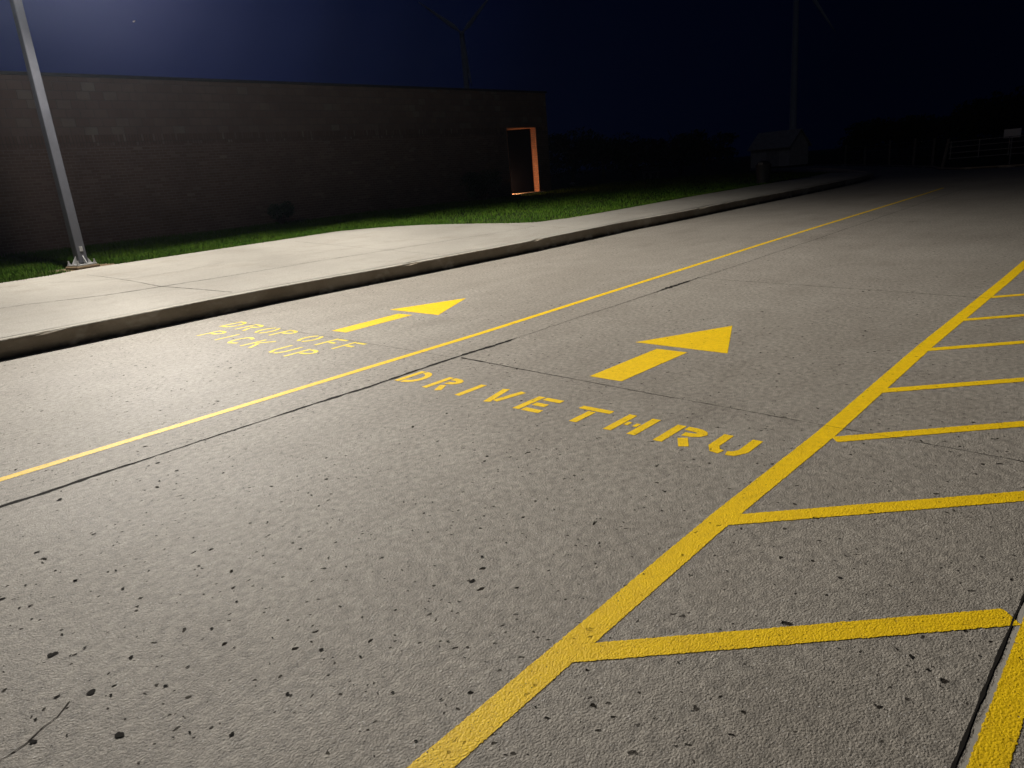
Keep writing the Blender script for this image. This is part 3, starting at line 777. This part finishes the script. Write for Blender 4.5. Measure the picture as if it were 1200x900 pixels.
def shrub(loc, rad, n, label, seed, size=0.07):
    s = empty('shrub', loc); tag(s, label, 'shrub', 'shrubs along the brick wall')
    V, F = leaf_cloud((0, 0, rad[2] * .85), rad, n, size, seed); pymesh('foliage', V, F, M['leaf'], s)
    b = MB()
    for k in range(5):
        a = k * 1.3; b.tube((0, 0, -.05), (math.cos(a) * rad[0] * .5, math.sin(a) * rad[1] * .5, rad[2] * 1.0), .018, .008, 6)
    b.build('stem', M['bark'], s)
shrub((-19.35, 11.2, hz(-19.3, 11) - .03), (.38, .42, .36), 1500, 'small dark round shrub at the foot of the brick wall, nearer the lamp post', 3)
shrub((-19.2, 19.6, hz(-19.2, 19) - .03), (.62, .95, .62), 3000, 'wide dark shrub against the brick wall beside the lit doorway', 5)

tree_spots = [(-46, 60, 6.2, 3.2), (-40, 62, 4.9, 3.0), (-35.5, 63, 5.2, 2.8), (-52, 74, 6, 4), (-44, 84, 5.2, 3.6), (-27, 88, 4.6, 3.2), (-22, 84, 4.4, 3.0), (-17.5, 78, 4.8, 3.0),
              (-13.2, 72, 5.2, 3.0), (-9.5, 66, 5.4, 2.8), (-6.2, 60, 5.6, 2.6), (-3.0, 62, 6.0, 3.0), (0.6, 60, 6.2, 3.0), (4.5, 62, 6.4, 3.2)]
tl = ['tallest dark tree standing just past the far end of the brick building', 'dark tree second past the far end of the brick building', 'dark tree third past the end of the brick building', 'wide dark tree far behind the end of the brick building',
      'dark tree just left of the far gabled shed', 'low dark tree just right of the far gabled shed', 'dark tree behind the leftmost standing fence posts', 'dark tree behind the gap between the first and second fence posts',
      'dark tree behind the middle fence posts', 'dark tree behind the leaning end post of the fence', 'dark tree behind the left half of the metal gate', 'dark tree behind the white sign at the gate',
      'dark tree behind the far end of the gate', 'dark tree at the far right behind the road']
for i, ((x, y, h, r), lb) in enumerate(zip(tree_spots, tl)):
    t_ = empty('dark_tree', (x, y, -.05)); tag(t_, lb, 'tree', 'dark trees along the horizon')
    rr = random.Random(i)
    b = MB().tube((0, 0, 0), (rr.uniform(-.2, .2), rr.uniform(-.2, .2), h * .5), .22, .13, 8)
    for k in range(6):
        a = rr.uniform(0, 6.283); b.tube((0, 0, h * rr.uniform(.28, .45)), (math.cos(a) * r * .6, math.sin(a) * r * .6, h * rr.uniform(.55, .85)), .08, .03, 6)
    b.build('trunk', M['bark'], t_)
    V, F = leaf_cloud((0, 0, h * .46), (r * 1.25, r * 1.25, h * .42), 3200, 0.34, 40 + i, 9); pymesh('crown', V, F, M['tree'], t_)

# ---------------------------------------------------------------- wind turbines
def turbine(loc, hub, r_base, r_top, blade, angles, face, label):
    t_ = empty('wind_turbine', loc, face); tag(t_, label, 'wind turbine', 'wind turbines on the horizon')
    MB().tube((0, 0, 0), (0, 0, hub - 1.2), r_base, r_top, 24).build('tower', M['turbine'], t_, True)
    MB().box((0, 1.5, hub), (2.6, 7.5, 2.6), bevel=.5).build('nacelle', M['turbine'], t_)
    b = MB(); b.tube((0, -2.3, hub), (0, -4.3, hub), 1.4, .5, 16); b.build('hub', M['turbine'], t_, True)
    for a in angles:
        th = math.radians(a); d = Vector((math.sin(th), 0, math.cos(th))); n = Vector((d.z, 0, -d.x))
        V, F = [], []
        secs = [(0.8, .9, .9), (blade * .08, 1.0, .8), (blade * .2, 2.5, .55), (blade * .5, 1.7, .3), (blade * .8, 1.0, .16), (blade, .25, .05)]
        for s, c, tk in secs:
            for k in range(8):
                u = 2 * math.pi * k / 8
                V.append(d * s + n * (math.cos(u) * c * .5 + c * .12) + Vector((0, math.sin(u) * tk * .5, 0)) + Vector((0, -3.3, hub)))
        for i in range(len(secs) - 1):
            for k in range(8): F.append((i * 8 + k, i * 8 + (k + 1) % 8, (i + 1) * 8 + (k + 1) % 8, (i + 1) * 8 + k))
        F.append(tuple(range((len(secs) - 1) * 8, len(secs) * 8)))
        pymesh('blade', V, F, M['turbine'], t_, smooth=True)
turbine((-297, 297, -1), 77, 2.0, 1.3, 27, (-52, 45, 174), math.radians(45), 'wind turbine rising behind the brick building, three blades in a Y')
turbine((-146.8, 372, -1), 82, 1.9, 1.25, 33, (-25, 95, 148), math.radians(22), 'wind turbine tower at the right, standing behind the far shed')

# ---------------------------------------------------------------- far things
# shed
sh = empty('gabled_shed', (-34.3, 83.2, -.05), math.radians(-12)); tag(sh, 'small pale gabled shed far off at the foot of the right wind turbine', 'shed')
hw, hl, eh, rh = 1.75, 2.5, 2.2, 3.8
MB().box((0, 0, eh / 2), (hl * 2, hw * 2, eh)).build('wall', M['siding'], sh)
for sx in (-1, 1):
    V = [(sx * hl - .03 * sx, -hw, eh), (sx * hl - .03 * sx, hw, eh), (sx * hl - .03 * sx, 0, rh - .05)]
    pymesh('gable', V + [(v[0] + .03 * sx, v[1], v[2]) for v in V], [(0, 1, 2), (5, 4, 3), (0, 3, 4, 1), (1, 4, 5, 2), (2, 5, 3, 0)], M['siding'], sh)
V, F = [], []
for s in (-1, 1):
    b = len(V)
    for x in (-hl - .25, hl + .25):
        for y, z in ((0, rh), (s * (hw + .3), eh - .2), (s * (hw + .3), eh - .3), (0, rh - .1)): V.append((x, y, z))
    F += [(b, b + 1, b + 5, b + 4), (b + 1, b + 2, b + 6, b + 5), (b + 2, b + 3, b + 7, b + 6), (b, b + 3, b + 2, b + 1), (b + 4, b + 5, b + 6, b + 7)]
pymesh('roof', V, F, M['roofing'], sh)
MB().box((0.4, -hw - .02, 1.0), (1.6, .06, 1.9), bevel=.01).build('door', M['roofing'], sh)

# post and rail fence
fe = empty('post_fence', (0, 0, 0)); tag(fe, 'sparse row of pale wooden fence posts at the far bend of the road', 'fence')
fp = [(-21.5, 66.0, 1.6, .03), (-18.4, 61.0, 1.3, -.02), (-15.4, 56.4, 1.65, -.02), (-13.1, 53.2, 1.6, .03), (-11.5, 51.0, 1.5, .02)]
for x, y, h, ln in fp:
    MB().tube((x, y, -.08), (x + ln * h, y, h), .075, .065, 8).build('post', M['wood'], fe)
b = MB()
for z in (.5, 1.0, 1.38):
    for (x0, y0, *_), (x1, y1, *_) in zip(fp[:-1], fp[1:]): b.tube((x0, y0, z), (x1, y1, z), .008, n=5)
b.build('wire', M['zinc'], fe)
# gate
ga = empty('tube_gate', (-9.1, 42.6, 0)); tag(ga, 'long low metal tube gate hung from a leaning post beyond the road', 'gate')
MB().tube((-.05, 0, -.06), (.16, 0, 1.42), .075, .065, 10).build('gate_post', M['wood'], ga)
MB().tube((4.0, -.4, -.06), (4.15, -.4, 1.45), .07, .06, 10).build('gate_post', M['wood'], ga)
b = MB()
for z in (.45, .72, 1.0, 1.24): b.tube((.2, 0, z), (3.95, -.38, z + .05), .022, n=8)
for u in (0.02, .35, .68, .98): b.tube((.2 + 3.75 * u, -.38 * u, .42), (.2 + 3.75 * u, -.38 * u, 1.29), .022, n=8)
b.build('gate_frame', M['zinc'], ga)
si = empty('road_sign', (-6.6, 44.6, 0)); tag(si, 'small blank white sign plate standing above the far gate', 'sign')
MB().tube((0, .04, -.06), (0, .04, 1.6), .03, n=8).build('sign_post', M['zinc'], si)
MB().box((0, 0, 1.42), (.72, .02, .42), bevel=.005).build('sign_face', M['white'], si)
# distant lamp
dl = empty('yard_lamp', (-12.6, 89, -.05)); tag(dl, 'tiny distant yard lamp glowing white at the right edge above the gate', 'lamp')
MB().tube((0, 0, 0), (0, 0, 2.0), .04, n=8).build('pole', M['wood'], dl)
MB().box((0, 0, 2.06), (.16, .16, .16), bevel=.03).build('lamp_glass', M['speck'], dl)

# bin on the path
bn = empty('litter_bin', (-12.15, 28.0, hz(-12.1, 28.0) - .03)); tag(bn, 'dark round litter bin with domed lid on the lawn beside the far path', 'litter bin')
b = MB().tube((0, 0, .03), (0, 0, .68), .24, .28, 20); b.build('body', M['bin'], bn, True)
MB().tube((0, 0, .68), (0, 0, .73), .30, .30, 20).build('rim', M['bin'], bn, True)
b = MB(); b.tube((0, 0, .73), (0, 0, .82), .28, .22, 20); b.tube((0, 0, .82), (0, 0, .88), .22, .10, 20); b.build('lid', M['bin'], bn, True)
MB().box((0, -.245, .77), (.2, .05, .10)).build('flap', M['coping'], bn)
# low rail
lr = empty('low_rail', (-26.8, 43.6, hz(-26.8, 43.6) - .05), math.radians(-38)); tag(lr, 'low pale rail on three short posts on the dark lawn past the building', 'rail')
MB().box((0, 0, .46), (2.9, .14, .08), bevel=.01).build('rail', M['wood'], lr)
for x in (-1.25, 0, 1.25): MB().box((x, 0, .2), (.11, .11, .44)).build('post', M['wood'], lr)
# stone by the building end
st = bmesh.new(); bmesh.ops.create_icosphere(st, subdivisions=2, radius=.16)
for v in st.verts: v.co *= random.uniform(.8, 1.15); v.co.z *= .7
me = bpy.data.meshes.new('pale_stone'); st.to_mesh(me); st.free()
so = link('pale_stone', me, M['stone']); so.location = (-26.5, 34.5, hz(-26, 34) + .05); tag(so, 'small pale stone on the dark grass past the building corner', 'stone')
# moth
mo = empty('moth', (-7.37, 3.11, 3.14)); tag(mo, 'tiny pale moth flying in the night sky right of the lamp post', 'moth')
MB().tube((0, -.008, 0), (0, .010, .004), .0025, .0015, 8).build('body', M['stone'], mo)
for s in (-1, 1): pymesh('wing', [(0, .004, .001), (s * .014, .012, .012), (s * .016, -.002, .016), (s * .003, -.006, .002), (0, .004, .0018), (s * .014, .012, .0128), (s * .016, -.002, .0168), (s * .003, -.006, .0028)],
                           [(0, 1, 2, 3), (7, 6, 5, 4), (0, 4, 5, 1), (1, 5, 6, 2), (2, 6, 7, 3), (3, 7, 4, 0)], M['white'], mo)

HAZE = 0.0003
# ---------------------------------------------------------------- sky, added fill sun, camera
w = bpy.data.worlds.new('World'); scene.world = w; w.use_nodes = True
nt = w.node_tree; nt.nodes.clear()
HALO_DIR = (-0.896, 0.353, 0.269)
# clear night sky : deep navy, the street lamp's halo painted in as a brighter patch
tc = nt.nodes.new('ShaderNodeTexCoord')
def wn(op, a, b):
    m = nt.nodes.new('ShaderNodeMath'); m.operation = op
    for i, x in enumerate((a, b)):
        if isinstance(x, (int, float)): m.inputs[i].default_value = x
        else: nt.links.new(x, m.inputs[i])
    return m.outputs[0]
dt = nt.nodes.new('ShaderNodeVectorMath'); dt.operation = 'DOT_PRODUCT'
nt.links.new(tc.outputs['Generated'], dt.inputs[0]); dt.inputs[1].default_value = Vector(HALO_DIR).normalized()
cr = nt.nodes.new('ShaderNodeValToRGB'); nt.links.new(dt.outputs['Value'], cr.inputs[0])
e = cr.color_ramp; e.interpolation = 'EASE'
GLOW = [(0.30, (0.00012, 0.0004, 0.0022)), (1.0, (0.034, 0.037, 0.100)), (0.62, (0.00015, 0.0005, 0.0028)), (0.76, (0.00025, 0.0008, 0.0042)), (0.86, (0.0003, 0.0010, 0.0052)),
        (0.93, (0.0008, 0.0020, 0.0105)), (0.962, (0.0014, 0.0031, 0.0160)), (0.982, (0.0038, 0.0068, 0.0310)), (0.993, (0.0090, 0.0125, 0.0480))]
for k, (p_, c_) in enumerate(GLOW):
    q = e.elements[k] if k < 2 else e.elements.new(p_)
    q.position = p_; q.color = (*c_, 1)
bg = nt.nodes.new('ShaderNodeBackground'); bg.inputs['Strength'].default_value = 1.0
ow = nt.nodes.new('ShaderNodeOutputWorld')
nt.links.new(cr.outputs[0], bg.inputs[0]); nt.links.new(bg.outputs[0], ow.inputs[0])

# thin night air that the lamp lights up
hb = MB().box((0, 0, 61), (1500, 1500, 126)).build('haze', None)
hm = bpy.data.materials.new('thin_night_air'); hm.use_nodes = True
t = hm.node_tree; t.nodes.clear(); vo = t.nodes.new('ShaderNodeVolumePrincipled'); mo2 = t.nodes.new('ShaderNodeOutputMaterial')
vo.inputs['Color'].default_value = (0.66, 0.78, 1.0, 1); vo.inputs['Density'].default_value = HAZE; vo.inputs['Anisotropy'].default_value = 0.8
t.links.new(vo.outputs[0], mo2.inputs['Volume']); hb.data.materials.append(hm)
tag(hb, kind='stuff')

mn = bpy.data.lights.new('fill_sun', 'SUN'); mn.energy = 0.016; mn.color = (0.75, 0.85, 1.0); mn.angle = math.radians(0.5)  # weak sun added from the camera side to lift turbines and shed
mo_ = bpy.data.objects.new('fill_sun', mn); COL.objects.link(mo_); mo_.rotation_euler = Vector((-0.4, 0.75, -0.55)).to_track_quat('-Z', 'Y').to_euler()
cam = bpy.data.cameras.new('camera'); co = bpy.data.objects.new('camera', cam); COL.objects.link(co)
cam.sensor_width = 36; cam.sensor_fit = 'HORIZONTAL'; cam.lens = 832 / 1200 * 36
cam.clip_start = 0.05; cam.clip_end = 5000
CM = [[0.738841, -0.1306, 0.661103], [0.668761, 0.262799, -0.695483], [-0.082907, 0.955971, 0.281507]]
m3 = Matrix(CM)
co.matrix_world = Matrix.Translation((0, 0, 1.5)) @ m3.to_quaternion().to_matrix().to_4x4()
scene.camera = co
scene.render.engine = 'CYCLES'
scene.view_settings.view_transform = 'Standard'; scene.view_settings.look = 'None'
scene.view_settings.exposure = 0; scene.view_settings.gamma = 1; scene.view_settings.use_curve_mapping = False
scene.cycles.use_denoising = True
